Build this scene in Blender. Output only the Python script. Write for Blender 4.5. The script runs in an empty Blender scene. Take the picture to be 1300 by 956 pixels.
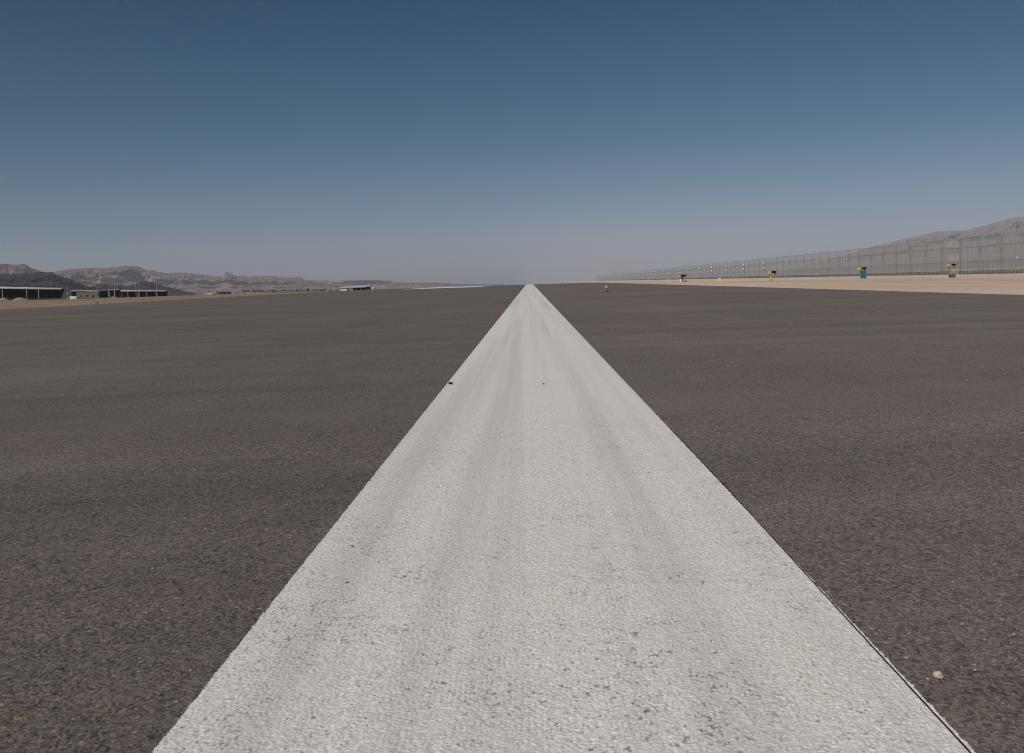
import bpy, bmesh, math, random
import numpy as np
from mathutils import Vector, Matrix

random.seed(7)
S = bpy.context.scene
COL = S.collection
PI = math.pi

# ------------------------------------------------------------------ camera
F = 1264.0                       # focal length in photo pixels (35 mm on 36 mm, 1300 px wide)
CAMZ = 0.516
TH = math.atan(0.032)            # roll of the camera
_u, _v = 22.0, 77.0              # runway vanishing point from the principal point
u0 = _u*math.cos(TH) + _v*math.sin(TH)
v0 = -_u*math.sin(TH) + _v*math.cos(TH)
YAW = math.atan(u0/F)
PITCH = math.atan(v0/F)
R = (Matrix.Rotation(YAW, 3, 'Z') @ Matrix.Rotation(PI/2-PITCH, 3, 'X') @ Matrix.Rotation(-TH, 3, 'Z'))
cam = bpy.data.cameras.new('camera')
cam.sensor_width = 36.0
cam.lens = F/1300*36
cam.shift_y = -45.0/1300         # the photograph's centre sits above the middle of this frame
cam.clip_start = 0.05
cam.clip_end = 60000
camo = bpy.data.objects.new('camera', cam)
COL.objects.link(camo)
camo.matrix_world = Matrix.Translation((0, 0, CAMZ)) @ R.to_4x4()
S.camera = camo


def ray(x, y):
    return R @ Vector(((x-650)/F, -(y-433)/F, -1.0))


def at(x, y, d):
    """world point on the ray of photo pixel (x, y) at distance d along the runway"""
    r = ray(x, y)
    t = d/r.y
    return Vector((0, 0, CAMZ)) + r*t


def on_ground(x, y, z=0.0):
    r = ray(x, y)
    t = (z-CAMZ)/r.z
    return Vector((0, 0, CAMZ)) + r*t


# ------------------------------------------------------------------ sun, sky
SUN_DIR = Vector((-0.66, -0.75, 0)).normalized()
EL = math.radians(44)
to_sun = Vector((SUN_DIR.x*math.cos(EL), SUN_DIR.y*math.cos(EL), math.sin(EL)))
sl = bpy.data.lights.new('sun', 'SUN')
sl.energy = 3.6
sl.angle = math.radians(0.5)
sl.color = (1.0, 0.94, 0.86)
so = bpy.data.objects.new('sun', sl)
COL.objects.link(so)
so.location = (0, 0, 300)
so.rotation_euler = to_sun.to_track_quat('Z', 'Y').to_euler()

W = bpy.data.worlds.new('World')
S.world = W
W.use_nodes = True
nt = W.node_tree
bg = nt.nodes['Background']
sky = nt.nodes.new('ShaderNodeTexSky')
sky.sky_type = 'NISHITA'
sky.sun_disc = False
sky.sun_elevation = EL
sky.sun_rotation = math.atan2(to_sun.x, to_sun.y)
sky.altitude = 0
sky.air_density = 1.0
sky.dust_density = 0.6
sky.ozone_density = 1.6
gam = nt.nodes.new('ShaderNodeGamma')
gam.inputs['Gamma'].default_value = 1.0
mul = nt.nodes.new('ShaderNodeMix')
mul.data_type = 'RGBA'
mul.blend_type = 'MULTIPLY'
mul.inputs[0].default_value = 1.0
mul.inputs[7].default_value = (1, 1, 1, 1)
nt.links.new(sky.outputs[0], gam.inputs[0])
nt.links.new(gam.outputs[0], mul.inputs[6])
nt.links.new(mul.outputs[2], bg.inputs[0])
# deep desert sky: the blue thins out quickly towards the dusty horizon
wtc = nt.nodes.new('ShaderNodeTexCoord')
wsx = nt.nodes.new('ShaderNodeSeparateXYZ')
nt.links.new(wtc.outputs['Generated'], wsx.inputs[0])
wmr = nt.nodes.new('ShaderNodeMapRange')
wmr.inputs['From Min'].default_value = 0.0
wmr.inputs['From Max'].default_value = 0.40
nt.links.new(wsx.outputs[2], wmr.inputs[0])
wcr = nt.nodes.new('ShaderNodeValToRGB')
SKY_STOPS = [(0.0, (0.76, 0.79, 1.10)), (0.10, (0.60, 0.73, 1.01)), (0.36, (0.25, 0.52, 0.67)), (0.70, (0.085, 0.36, 0.49)), (1.0, (0.09, 0.35, 0.48))]
while len(wcr.color_ramp.elements) < len(SKY_STOPS):
    wcr.color_ramp.elements.new(0.5)
for e, (p, c) in zip(wcr.color_ramp.elements, SKY_STOPS):
    e.position = p
    e.color = (*c, 1)
nt.links.new(wmr.outputs[0], wcr.inputs[0])
nt.links.new(wcr.outputs[0], mul.inputs[7])
bg.inputs[1].default_value = 0.05

S.view_settings.view_transform = 'Standard'
S.view_settings.look = 'None'
S.view_settings.exposure = 0.0
S.view_settings.gamma = 1.0
S.view_settings.use_curve_mapping = False
S.render.engine = 'CYCLES'
S.cycles.max_bounces = 6
S.cycles.volume_bounces = 1
S.cycles.transparent_max_bounces = 24
S.cycles.use_denoising = True
S.cycles.denoising_prefilter = 'NONE'
S.cycles.filter_width = 1.05

# ------------------------------------------------------------------ materials


class NB:
    """small node builder"""
    def __init__(s, name):
        s.m = bpy.data.materials.new(name)
        s.m.use_nodes = True
        s.t = s.m.node_tree
        s.b = s.t.nodes['Principled BSDF']
        s.out = s.t.nodes['Material Output']

    def n(s, typ, **kw):
        nd = s.t.nodes.new(typ)
        for k, v in kw.items():
            setattr(nd, k, v)
        return nd

    def l(s, a, b):
        s.t.links.new(a, b)

    def val(s, sock, v):
        if hasattr(v, 'is_linked') or isinstance(v, bpy.types.NodeSocket):
            s.l(v, sock)
        else:
            sock.default_value = v

    def coords(s, scale=(1, 1, 1), rot=(0, 0, 0), obj=True):
        tc = s.n('ShaderNodeTexCoord')
        mp = s.n('ShaderNodeMapping')
        s.l(tc.outputs['Object'], mp.inputs[0])
        mp.inputs['Scale'].default_value = scale
        mp.inputs['Rotation'].default_value = rot
        return mp.outputs[0]

    def noise(s, vec, scale, detail=3, rough=0.55):
        nd = s.n('ShaderNodeTexNoise')
        s.l(vec, nd.inputs['Vector'])
        nd.inputs['Scale'].default_value = scale
        nd.inputs['Detail'].default_value = detail
        nd.inputs['Roughness'].default_value = rough
        return nd.outputs['Fac']

    def voronoi(s, vec, scale, feature='F1', out='Distance', rnd=1.0):
        nd = s.n('ShaderNodeTexVoronoi', feature=feature)
        s.l(vec, nd.inputs['Vector'])
        nd.inputs['Scale'].default_value = scale
        nd.inputs['Randomness'].default_value = rnd
        return nd.outputs[out]

    def ramp(s, fac, stops, interp='LINEAR'):
        nd = s.n('ShaderNodeValToRGB')
        nd.color_ramp.interpolation = interp
        el = nd.color_ramp.elements
        while len(el) < len(stops):
            el.new(0.5)
        for e, (p, c) in zip(el, stops):
            e.position = p
            e.color = (c, c, c, 1) if isinstance(c, (int, float)) else (*c, 1)
        s.l(fac, nd.inputs[0])
        return nd.outputs[0]

    def mix(s, fac, a, b, mode='MIX'):
        nd = s.n('ShaderNodeMix', data_type='RGBA', blend_type=mode)
        s.val(nd.inputs[0], fac)
        for sock, v in ((nd.inputs[6], a), (nd.inputs[7], b)):
            if isinstance(v, tuple):
                v = (*v, 1) if len(v) == 3 else v
            s.val(sock, v)
        return nd.outputs[2]

    def math(s, op, a, b=0.0, clamp=False):
        nd = s.n('ShaderNodeMath', operation=op, use_clamp=clamp)
        s.val(nd.inputs[0], a)
        s.val(nd.inputs[1], b)
        return nd.outputs[0]

    def bump(s, h, strength, dist):
        nd = s.n('ShaderNodeBump')
        s.l(h, nd.inputs['Height'])
        nd.inputs['Strength'].default_value = strength
        nd.inputs['Distance'].default_value = dist
        s.l(nd.outputs[0], s.b.inputs['Normal'])

    def done(s, color, rough=0.8, spec=0.3, metal=0.0):
        if isinstance(color, tuple):
            s.b.inputs['Base Color'].default_value = (*color, 1)
        else:
            s.l(color, s.b.inputs['Base Color'])
        s.val(s.b.inputs['Roughness'], rough)
        s.b.inputs['Specular IOR Level'].default_value = spec
        s.b.inputs['Metallic'].default_value = metal
        return s.m


def simple(name, col, rough=0.6, spec=0.3, metal=0.0, vary=0.25, scale=3.0):
    """painted / plain surface with mild weathering"""
    b = NB(name)
    v = b.coords()
    n = b.noise(v, scale, 5, 0.65)
    c = b.mix(b.ramp(n, [(0.3, 0.0), (0.75, 1.0)]), tuple(x*(1-vary) for x in col), col)
    return b.done(c, rough, spec, metal)


# asphalt: dark brown-grey binder, stones of several tones, roller and tyre streaks
def attr(b, name):
    nd = b.n('ShaderNodeAttribute')
    nd.attribute_name = name
    return nd.outputs['Fac']


def asphalt():
    b = NB('asphalt')
    v = b.coords()
    fine = attr(b, 'fine')
    stops = [(0.0, (0.060, 0.052, 0.050)), (0.45, (0.122, 0.105, 0.100)), (0.80, (0.155, 0.133, 0.125)),
             (0.91, (0.170, 0.143, 0.124)), (0.965, (0.205, 0.166, 0.132)), (1.0, (0.29, 0.225, 0.155))]
    cell = b.voronoi(v, 190, 'F1', 'Color')
    sep = b.n('ShaderNodeSeparateColor')
    b.l(cell, sep.inputs[0])
    far_tone = b.ramp(sep.outputs[0], stops)
    near_tone = b.ramp(attr(b, 'stone'), stops)
    fleck = b.noise(v, 420, 3, 0.7)
    near_tone = b.mix(0.35, near_tone, b.mix(1.0, near_tone, b.ramp(fleck, [(0.3, (0.35, 0.35, 0.35)), (0.7, (1.7, 1.7, 1.7))]), 'MULTIPLY'))
    tone = b.mix(fine, far_tone, near_tone)
    tone = b.mix(b.math('MULTIPLY', attr(b, 'gap'), 0.75), tone, (0.022, 0.018, 0.016))
    pn = b.noise(v, 70, 4, 0.6)
    pit = b.math('MULTIPLY', b.ramp(pn, [(0.34, 1.0), (0.42, 0.0)]), b.math('SUBTRACT', 1.0, fine))
    tone = b.mix(b.math('MULTIPLY', pit, 0.6), tone, (0.018, 0.015, 0.014))
    # broad variation in lightness and hue
    lo = b.noise(b.coords((0.35, 0.35, 1)), 1.0, 6, 0.62)
    tone = b.mix(b.ramp(lo, [(0.3, 0.0), (0.7, 1.0)]), b.mix(1.0, tone, (0.89, 0.87, 0.865), 'MULTIPLY'),
                 b.mix(1.0, tone, (1.08, 1.08, 1.08), 'MULTIPLY'))
    hue = b.noise(b.coords((0.22, 0.5, 1), (0, 0, 0.3)), 1.0, 5, 0.6)
    tone = b.mix(b.ramp(hue, [(0.36, 0.0), (0.62, 1.0)]), b.mix(1.0, tone, (1.02, 0.985, 0.98), 'MULTIPLY'),
                 b.mix(1.0, tone, (0.985, 1.005, 0.995), 'MULTIPLY'))
    # transverse bands left by rolling and by turning tyres: arcs about a far centre
    sx = b.n('ShaderNodeSeparateXYZ')
    b.l(v, sx.inputs[0])
    dx = b.math('ADD', sx.outputs[0], -7.0)
    dy = b.math('ADD', sx.outputs[1], 58.0)
    rad = b.math('SQRT', b.math('ADD', b.math('MULTIPLY', dx, dx), b.math('MULTIPLY', dy, dy)))
    cx = b.n('ShaderNodeCombineXYZ')
    b.l(b.math('MULTIPLY', rad, 1.5), cx.inputs[0])
    b.l(b.math('MULTIPLY', sx.outputs[0], 0.03), cx.inputs[1])
    arc = b.noise(cx.outputs[0], 1.0, 5, 0.65)
    tone = b.mix(b.ramp(arc, [(0.36, 0.0), (0.50, 0.5), (0.64, 1.0)]), b.mix(1.0, tone, (0.91, 0.905, 0.905), 'MULTIPLY'),
                 b.mix(1.0, tone, (1.11, 1.11, 1.11), 'MULTIPLY'))
    tb = b.noise(b.coords((0.05, 0.22, 1), (0, 0, 0.10)), 1.0, 6, 0.66)
    tone = b.mix(b.ramp(tb, [(0.32, 0.0), (0.68, 1.0)]), b.mix(1.0, tone, (0.895, 0.89, 0.885), 'MULTIPLY'),
                 b.mix(1.0, tone, (1.13, 1.125, 1.12), 'MULTIPLY'))
    # lanes along the runway
    lb = b.noise(b.coords((0.75, 0.012, 1)), 1.0, 4, 0.6)
    tone = b.mix(b.ramp(lb, [(0.3, 0.0), (0.7, 1.0)]), b.mix(1.0, tone, (0.92, 0.915, 0.91), 'MULTIPLY'),
                 b.mix(1.0, tone, (1.08, 1.08, 1.08), 'MULTIPLY'))
    # asphalt right of the joint is toned paler, left of it slightly darker
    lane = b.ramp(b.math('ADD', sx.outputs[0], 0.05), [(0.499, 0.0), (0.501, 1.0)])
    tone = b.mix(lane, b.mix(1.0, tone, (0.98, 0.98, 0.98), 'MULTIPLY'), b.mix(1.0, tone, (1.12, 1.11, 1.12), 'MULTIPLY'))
    # dust patches in tan
    du = b.noise(b.coords((1.3, 1.3, 1)), 2.2, 6, 0.7)
    tone = b.mix(b.math('MULTIPLY', b.ramp(du, [(0.52, 0.0), (0.75, 1.0)]), 0.20), tone, (0.21, 0.17, 0.13))
    # relief too fine for the mesh
    h1_ = b.voronoi(v, 160, 'SMOOTH_F1', 'Distance')
    h2 = b.noise(v, 260, 3, 0.6)
    h = b.math('ADD', b.math('MULTIPLY', h1_, -0.6), b.math('MULTIPLY', h2, 0.5))
    b.bump(h, 0.5, 0.004)
    return b.done(tone, 0.88, 0.25)


def paint():
    b = NB('worn_white_paint')
    v = b.coords()
    n = b.noise(v, 160, 5, 0.65)
    col = b.ramp(n, [(0.3, (0.56, 0.535, 0.51)), (0.7, (0.70, 0.67, 0.64))])
    col = b.mix(0.55, col, b.mix(1.0, col, b.ramp(attr(b, 'stone'), [(0.0, (0.78, 0.77, 0.76)), (0.5, (1.0, 1.0, 1.0)), (1.0, (1.16, 1.16, 1.16))]), 'MULTIPLY'))
    # tyre-grey streaks along the stripe
    st = b.noise(b.coords((7.0, 0.07, 1)), 1.0, 4, 0.6)
    stf = b.ramp(st, [(0.44, 0.0), (0.66, 1.0)])
    col = b.mix(b.math('MULTIPLY', stf, 0.6), col, (0.44, 0.43, 0.41))
    lo = b.noise(b.coords((1.6, 0.8, 1)), 1.0, 5, 0.65)
    col = b.mix(b.math('MULTIPLY', b.ramp(lo, [(0.45, 0.0), (0.75, 1.0)]), 0.28), col, (0.50, 0.465, 0.42))
    # bare stone in the gaps the paint did not fill
    col = b.mix(b.math('MULTIPLY', attr(b, 'gap'), 0.72), col, (0.075, 0.062, 0.055))
    # thin wear film over the highest stones
    wr = b.noise(v, 60, 6, 0.7)
    col = b.mix(b.math('MULTIPLY', b.ramp(wr, [(0.60, 0.0), (0.72, 1.0)]), 0.25), col, (0.34, 0.30, 0.27))
    # stray brown grains
    sp = b.voronoi(v, 70, 'F1', 'Distance')
    spc = b.n('ShaderNodeSeparateColor')
    b.l(b.voronoi(v, 70, 'F1', 'Color'), spc.inputs[0])
    spm = b.math('MULTIPLY', b.ramp(spc.outputs[2], [(0.982, 0.0), (0.986, 1.0)]), b.ramp(sp, [(0.12, 1.0), (0.2, 0.0)]))
    col = b.mix(b.math('MULTIPLY', spm, 0.8), col, (0.28, 0.19, 0.12))
    h1_ = b.voronoi(v, 150, 'SMOOTH_F1', 'Distance')
    h2 = b.noise(v, 260, 4, 0.65)
    h = b.math('ADD', b.math('MULTIPLY', h1_, -0.5), b.math('MULTIPLY', h2, 0.55))
    b.bump(h, 0.45, 0.004)
    return b.done(col, 0.85, 0.2)


def sand(name='desert_sand', only_left=False):
    b = NB(name)
    v = b.coords()
    n = b.noise(b.coords((0.05, 0.02, 1)), 1.0, 8, 0.68)
    right = b.ramp(n, [(0.3, (0.44, 0.325, 0.245)), (0.52, (0.56, 0.43, 0.335)), (0.75, (0.66, 0.52, 0.41))])
    left = b.ramp(n, [(0.3, (0.18, 0.125, 0.085)), (0.52, (0.255, 0.182, 0.127)), (0.75, (0.32, 0.235, 0.168))])
    sx = b.n('ShaderNodeSeparateXYZ')
    b.l(v, sx.inputs[0])
    side = b.ramp(b.math('MULTIPLY_ADD', sx.outputs[0], 0.01), [(0.0, 0.0), (0.06, 1.0)])
    col = left if only_left else b.mix(side, left, right)
    tr = b.noise(b.coords((0.30, 0.004, 1), (0, 0, 0.01)), 1.0, 5, 0.6)
    col = b.mix(b.math('MULTIPLY', b.ramp(tr, [(0.52, 0.0), (0.64, 1.0)]), 0.38), col,
                b.mix(1.0, col, (0.62, 0.56, 0.52), 'MULTIPLY'))
    peb = b.noise(v, 3.0, 6, 0.75)
    col = b.mix(b.math('MULTIPLY', b.ramp(peb, [(0.58, 0.0), (0.70, 1.0)]), 0.30), col, (0.15, 0.11, 0.085))
    h = b.noise(v, 0.9, 8, 0.7)
    b.bump(h, 0.5, 0.3)
    return b.done(col, 0.95, 0.1)


def rock(name, tones, zband, cliff):
    b = NB(name)
    v = b.coords()
    wob = b.noise(b.coords((0.002, 0.002, 0.002)), 1.0, 5, 0.6)
    sx = b.n('ShaderNodeSeparateXYZ')
    b.l(v, sx.inputs[0])
    zz = b.math('ADD', b.math('MULTIPLY', sx.outputs[2], zband), b.math('MULTIPLY', wob, 5.0))
    cx = b.n('ShaderNodeCombineXYZ')
    b.l(zz, cx.inputs[0])
    st = b.noise(cx.outputs[0], 1.0, 4, 0.7)
    col = b.ramp(st, [(0.25, tones[0]), (0.42, tones[1]), (0.55, tones[2]), (0.72, tones[3])])
    # debris slopes are smoother and one tone
    geo = b.n('ShaderNodeNewGeometry')
    sn = b.n('ShaderNodeSeparateXYZ')
    b.l(geo.outputs['Normal'], sn.inputs[0])
    tal = b.ramp(sn.outputs[2], [(0.55, 0.0), (0.8, 1.0)])
    col = b.mix(b.math('MULTIPLY', tal, 0.6), col, cliff)
    pat = b.noise(b.coords((0.010, 0.010, 0.016)), 1.0, 7, 0.7)
    col = b.mix(b.math('MULTIPLY', b.ramp(pat, [(0.44, 0.0), (0.60, 1.0)]), 0.75), col, tones[0])
    pat2 = b.noise(b.coords((0.004, 0.004, 0.012)), 1.0, 5, 0.65)
    col = b.mix(b.math('MULTIPLY', b.ramp(pat2, [(0.52, 0.0), (0.66, 1.0)]), 0.6), col, tones[3])
    h = b.noise(b.coords((0.02, 0.02, 0.03)), 1.0, 8, 0.7)
    b.bump(h, 1.0, 45.0)
    return b.done(col, 0.95, 0.1)


M = {}
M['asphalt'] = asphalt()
M['paint'] = paint()
M['sand'] = sand()
M['earth'] = sand('earth_heap', True)
M['rock_tan'] = rock('sandstone', [(0.10, 0.080, 0.078), (0.36, 0.225, 0.165), (0.27, 0.172, 0.135), (0.46, 0.295, 0.215)], 0.045, (0.25, 0.165, 0.13))
M['rock_dark'] = rock('dark_granite', [(0.030, 0.026, 0.030), (0.055, 0.046, 0.050), (0.045, 0.038, 0.043), (0.085, 0.068, 0.068)], 0.02, (0.058, 0.047, 0.050))
M['rock_grey'] = rock('far_rock', [(0.20, 0.158, 0.146), (0.25, 0.195, 0.175), (0.23, 0.18, 0.165), (0.28, 0.22, 0.195)], 0.02, (0.24, 0.19, 0.172))
M['joint'] = simple('joint_seal', (0.02, 0.018, 0.017), 0.9, 0.1, vary=0.4, scale=60)
M['yellow'] = simple('yellow_paint', (0.62, 0.40, 0.07), 0.5, 0.4)
M['gold'] = simple('amber_paint', (0.60, 0.33, 0.05), 0.45, 0.4)
M['yellow_pale'] = simple('faded_yellow_paint', (0.58, 0.44, 0.16), 0.6, 0.3)
M['sandbeige'] = simple('beige_paint', (0.50, 0.34, 0.20), 0.6, 0.3)
M['black'] = simple('black_glass', (0.006, 0.006, 0.008), 0.25, 0.5, vary=0.5)
M['dark'] = simple('dark_metal', (0.03, 0.026, 0.022), 0.6, 0.3)
M['teal'] = simple('teal_paint', (0.035, 0.16, 0.20), 0.6, 0.3, vary=0.35)
M['white'] = simple('white_paint', (0.72, 0.71, 0.69), 0.6, 0.3)
M['offwhite'] = simple('pale_render', (0.52, 0.50, 0.47), 0.8, 0.2)
M['sheet'] = simple('white_sheet_metal', (0.60, 0.59, 0.58), 0.6, 0.3, vary=0.35, scale=0.15)
M['red'] = simple('red_paint', (0.32, 0.05, 0.04), 0.6, 0.3)
M['post'] = simple('pale_post', (0.40, 0.39, 0.34), 0.6, 0.3)
M['net'] = simple('dark_net', (0.012, 0.014, 0.015), 0.95, 0.05, vary=0.5, scale=0.3)
M['wallgrey'] = simple('grey_brown_wall', (0.17, 0.145, 0.125), 0.9, 0.1)
M['orange'] = simple('orange_paint', (0.42, 0.15, 0.04), 0.5, 0.4)
M['rubber'] = simple('rubber', (0.018, 0.017, 0.016), 0.9, 0.2)
M['truckdark'] = simple('dark_truck_paint', (0.025, 0.026, 0.03), 0.5, 0.4)
M['glass'] = simple('window_glass', (0.02, 0.025, 0.03), 0.15, 0.6)
M['rust'] = simple('rusty_steel', (0.10, 0.038, 0.022), 0.9, 0.1)
M['fencepost'] = simple('fence_steel', (0.25, 0.255, 0.25), 0.7, 0.3)
M['upright'] = simple('galvanised_upright', (0.34, 0.345, 0.335), 0.6, 0.3)
M['fencebase'] = simple('fence_base', (0.15, 0.145, 0.125), 0.9, 0.1, vary=0.5, scale=0.3)
M['leaf'] = simple('dark_leaves', (0.045, 0.060, 0.030), 0.8, 0.2, vary=0.55, scale=0.8)
M['bark'] = simple('bark', (0.06, 0.045, 0.035), 0.9, 0.1)
M['stone'] = simple('cream_stone', (0.56, 0.46, 0.34), 0.8, 0.3, vary=0.3, scale=220)
M['stone2'] = simple('pale_stone', (0.36, 0.31, 0.25), 0.85, 0.2, vary=0.3, scale=300)
M['stone3'] = simple('brown_stone', (0.20, 0.12, 0.07), 0.85, 0.2, vary=0.3, scale=300)
M['lens'] = simple('lamp_glass', (0.55, 0.45, 0.25), 0.2, 0.6)


def mesh_fabric(name, col, a0, a1, period):
    """steel mesh far too fine to resolve: partly open, with heavier uprights"""
    b = NB(name)
    v = b.coords()
    wv = b.n('ShaderNodeTexWave', wave_type='BANDS', bands_direction='Y')
    b.l(v, wv.inputs['Vector'])
    wv.inputs['Scale'].default_value = 0.314/period*1.0
    wv.inputs['Distortion'].default_value = 0.0
    nn = b.noise(b.coords((0.02, 0.02, 0.12)), 1.0, 4, 0.6)
    f = b.math('MULTIPLY_ADD', b.ramp(wv.outputs['Fac'], [(0.35, 0.0), (0.9, 1.0)]), a1-a0)
    b.t.nodes[-1].inputs[2].default_value = a0 if False else 0
    al = b.math('ADD', f, a0)
    w2 = b.n('ShaderNodeTexWave', wave_type='BANDS', bands_direction='Y')
    b.l(v, w2.inputs['Vector'])
    w2.inputs['Scale'].default_value = 0.314/period/4.675
    w2.inputs['Distortion'].default_value = 0.6
    w2.inputs['Detail Scale'].default_value = 0.05
    al = b.math('ADD', al, b.math('MULTIPLY', b.ramp(w2.outputs['Fac'], [(0.86, 0.0), (0.97, 1.0)]), 0.30))
    al = b.math('ADD', al, b.math('MULTIPLY', b.math('SUBTRACT', nn, 0.5), 0.25), clamp=True)
    b.l(al, b.b.inputs['Alpha'])
    return b.done(col, 0.7, 0.2)


M['mesh'] = mesh_fabric('fence_mesh', (0.30, 0.305, 0.295), 0.34, 0.55, 2.0)
M['mesh_low'] = mesh_fabric('low_fence_mesh', (0.10, 0.105, 0.095), 0.45, 0.7, 3.0)


def banded(name, h, z0=0.0):
    """red and white obstruction marking in equal bands of height h"""
    b = NB(name)
    sx = b.n('ShaderNodeSeparateXYZ')
    b.l(b.coords(), sx.inputs[0])
    k = b.math('PINGPONG', b.math('SUBTRACT', sx.outputs[2], z0), h)
    fr = b.math('FRACT', b.math('DIVIDE', b.math('SUBTRACT', sx.outputs[2], z0), 2*h))
    f = b.ramp(fr, [(0.0, 1.0), (0.5, 0.0)], 'CONSTANT')
    nn = b.noise(b.coords(), 2.0, 4, 0.6)
    red = b.mix(nn, (0.24, 0.075, 0.07), (0.32, 0.11, 0.10))
    wht = b.mix(nn, (0.55, 0.54, 0.53), (0.72, 0.71, 0.70))
    return b.done(b.mix(f, red, wht), 0.6, 0.3)


# ------------------------------------------------------------------ mesh helpers
class MB:
    def __init__(s):
        s.bm = bmesh.new()

    def box(s, c, size, rz=0.0, rx=0.0, bev=0.0):
        r = bmesh.ops.create_cube(s.bm, size=1.0)
        vs = r['verts']
        m = Matrix.Translation(c) @ Matrix.Rotation(rz, 4, 'Z') @ Matrix.Rotation(rx, 4, 'X') @ Matrix.Diagonal((*size, 1))
        bmesh.ops.transform(s.bm, matrix=m, verts=vs)
        if bev > 0:
            es = {e for v in vs for e in v.link_edges}
            bmesh.ops.bevel(s.bm, geom=list(es), offset=bev, segments=2, affect='EDGES', profile=0.5)
        return s

    def cyl(s, p0, p1, r0, r1=None, n=10):
        r1 = r0 if r1 is None else r1
        p0 = Vector(p0)
        p1 = Vector(p1)
        d = p1-p0
        q = d.to_track_quat('Z', 'Y').to_matrix().to_4x4()
        m = Matrix.Translation((p0+p1)/2) @ q
        bmesh.ops.create_cone(s.bm, cap_ends=True, segments=n, radius1=r0, radius2=r1, depth=d.length, matrix=m)
        return s

    def lathe(s, prof, n=20, c=(0, 0, 0)):
        rings = []
        for r, z in prof:
            rings.append([s.bm.verts.new((c[0]+r*math.cos(2*PI*i/n), c[1]+r*math.sin(2*PI*i/n), c[2]+z)) for i in range(n)])
        for a, b in zip(rings, rings[1:]):
            for i in range(n):
                s.bm.faces.new((a[i], a[(i+1) % n], b[(i+1) % n], b[i]))
        s.bm.faces.new(list(reversed(rings[0])))
        s.bm.faces.new(rings[-1])
        return s

    def prism(s, pts, y0, y1, axis='Y'):
        """side outline pts (a, z) extruded between y0 and y1"""
        def P(a, z, y):
            return (a, y, z) if axis == 'Y' else (y, a, z)
        A = [s.bm.verts.new(P(a, z, y0)) for a, z in pts]
        B = [s.bm.verts.new(P(a, z, y1)) for a, z in pts]
        n = len(pts)
        s.bm.faces.new(A)
        s.bm.faces.new(list(reversed(B)))
        for i in range(n):
            s.bm.faces.new((A[i], B[i], B[(i+1) % n], A[(i+1) % n]))
        bmesh.ops.recalc_face_normals(s.bm, faces=s.bm.faces)
        return s

    def build(s, name, mat, parent=None, smooth=False):
        me = bpy.data.meshes.new(name)
        s.bm.to_mesh(me)
        s.bm.free()
        me.materials.append(mat)
        if smooth:
            for p in me.polygons:
                p.use_smooth = True
        o = bpy.data.objects.new(name, me)
        COL.objects.link(o)
        if parent:
            o.parent = parent
        return o


def grid_obj(name, P, mat, smooth=True):
    """P: array (n, m, 3)"""
    n, m, _ = P.shape
    idx = np.arange(n*m).reshape(n, m)
    f = np.stack([idx[:-1, :-1], idx[:-1, 1:], idx[1:, 1:], idx[1:, :-1]], -1).reshape(-1, 4)
    me = bpy.data.meshes.new(name)
    me.from_pydata(P.reshape(-1, 3).tolist(), [], f.tolist())
    me.materials.append(mat)
    if smooth:
        me.polygons.foreach_set('use_smooth', [True]*len(me.polygons))
    o = bpy.data.objects.new(name, me)
    COL.objects.link(o)
    return o


def struct(o):
    o['kind'] = 'structure'
    return o


def tag(o, label, cat, group=None):
    o['label'] = label
    o['category'] = cat
    if group:
        o['group'] = group
    return o


def thing(name, loc, label, cat, group=None, rz=0.0):
    o = bpy.data.objects.new(name, None)
    o.empty_display_size = 0.3
    COL.objects.link(o)
    o.location = loc
    o.rotation_euler = (0, 0, rz)
    return tag(o, label, cat, group)


def dup(root, loc, label=None, rz=None, scale=None):
    r = root.copy()
    COL.objects.link(r)
    r.location = loc
    if rz is not None:
        r.rotation_euler = (0, 0, rz)
    if scale is not None:
        r.scale = (scale, scale, scale)
    if label:
        r['label'] = label
    for ch in list(root.children):
        c = ch.copy()
        COL.objects.link(c)
        c.parent = r
        for g in list(ch.children):
            d = g.copy()
            COL.objects.link(d)
            d.parent = c
    return r


# numpy value noise
def _hash(ix, iy, seed):
    h = (ix*374761393 + iy*668265263 + seed*1442695041) & 0xFFFFFFFF
    h = ((h ^ (h >> 13))*1274126177) & 0xFFFFFFFF
    return ((h ^ (h >> 16)) & 0xFFFF)/65535.0


def vnoise(x, y, seed=0):
    x = np.asarray(x, float)
    y = np.asarray(y, float)
    ix = np.floor(x).astype(np.int64)
    iy = np.floor(y).astype(np.int64)
    fx = x-ix
    fy = y-iy
    fx = fx*fx*(3-2*fx)
    fy = fy*fy*(3-2*fy)
    a = _hash(ix, iy, seed)
    b = _hash(ix+1, iy, seed)
    c = _hash(ix, iy+1, seed)
    d = _hash(ix+1, iy+1, seed)
    return (a*(1-fx)+b*fx)*(1-fy) + (c*(1-fx)+d*fx)*fy


def fbm(x, y, seed=0, oct=5, gain=0.5):
    t = 0
    a = 1
    n = 0
    for o in range(oct):
        t = t + a*vnoise(x*2**o, y*2**o, seed+o*17)
        n += a
        a *= gain
    return t/n-0.5


# ------------------------------------------------------------------ terrain
XL, XC, XR = -53.0, -22.5, 8.4           # pavement: left edge, crown, right edge


def sstep(a, b, x):
    t = np.clip((x-a)/(b-a), 0, 1)
    return t*t*(3-2*t)


def longfall(y):
    y = np.asarray(y, float)
    s = 0.0046
    q = np.clip(y-105, 0, None)
    w = 50.0
    z = np.where(q < w, -s*q*q/(2*w), -s*(q-w/2))
    return np.maximum(z, -70.0)


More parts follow.
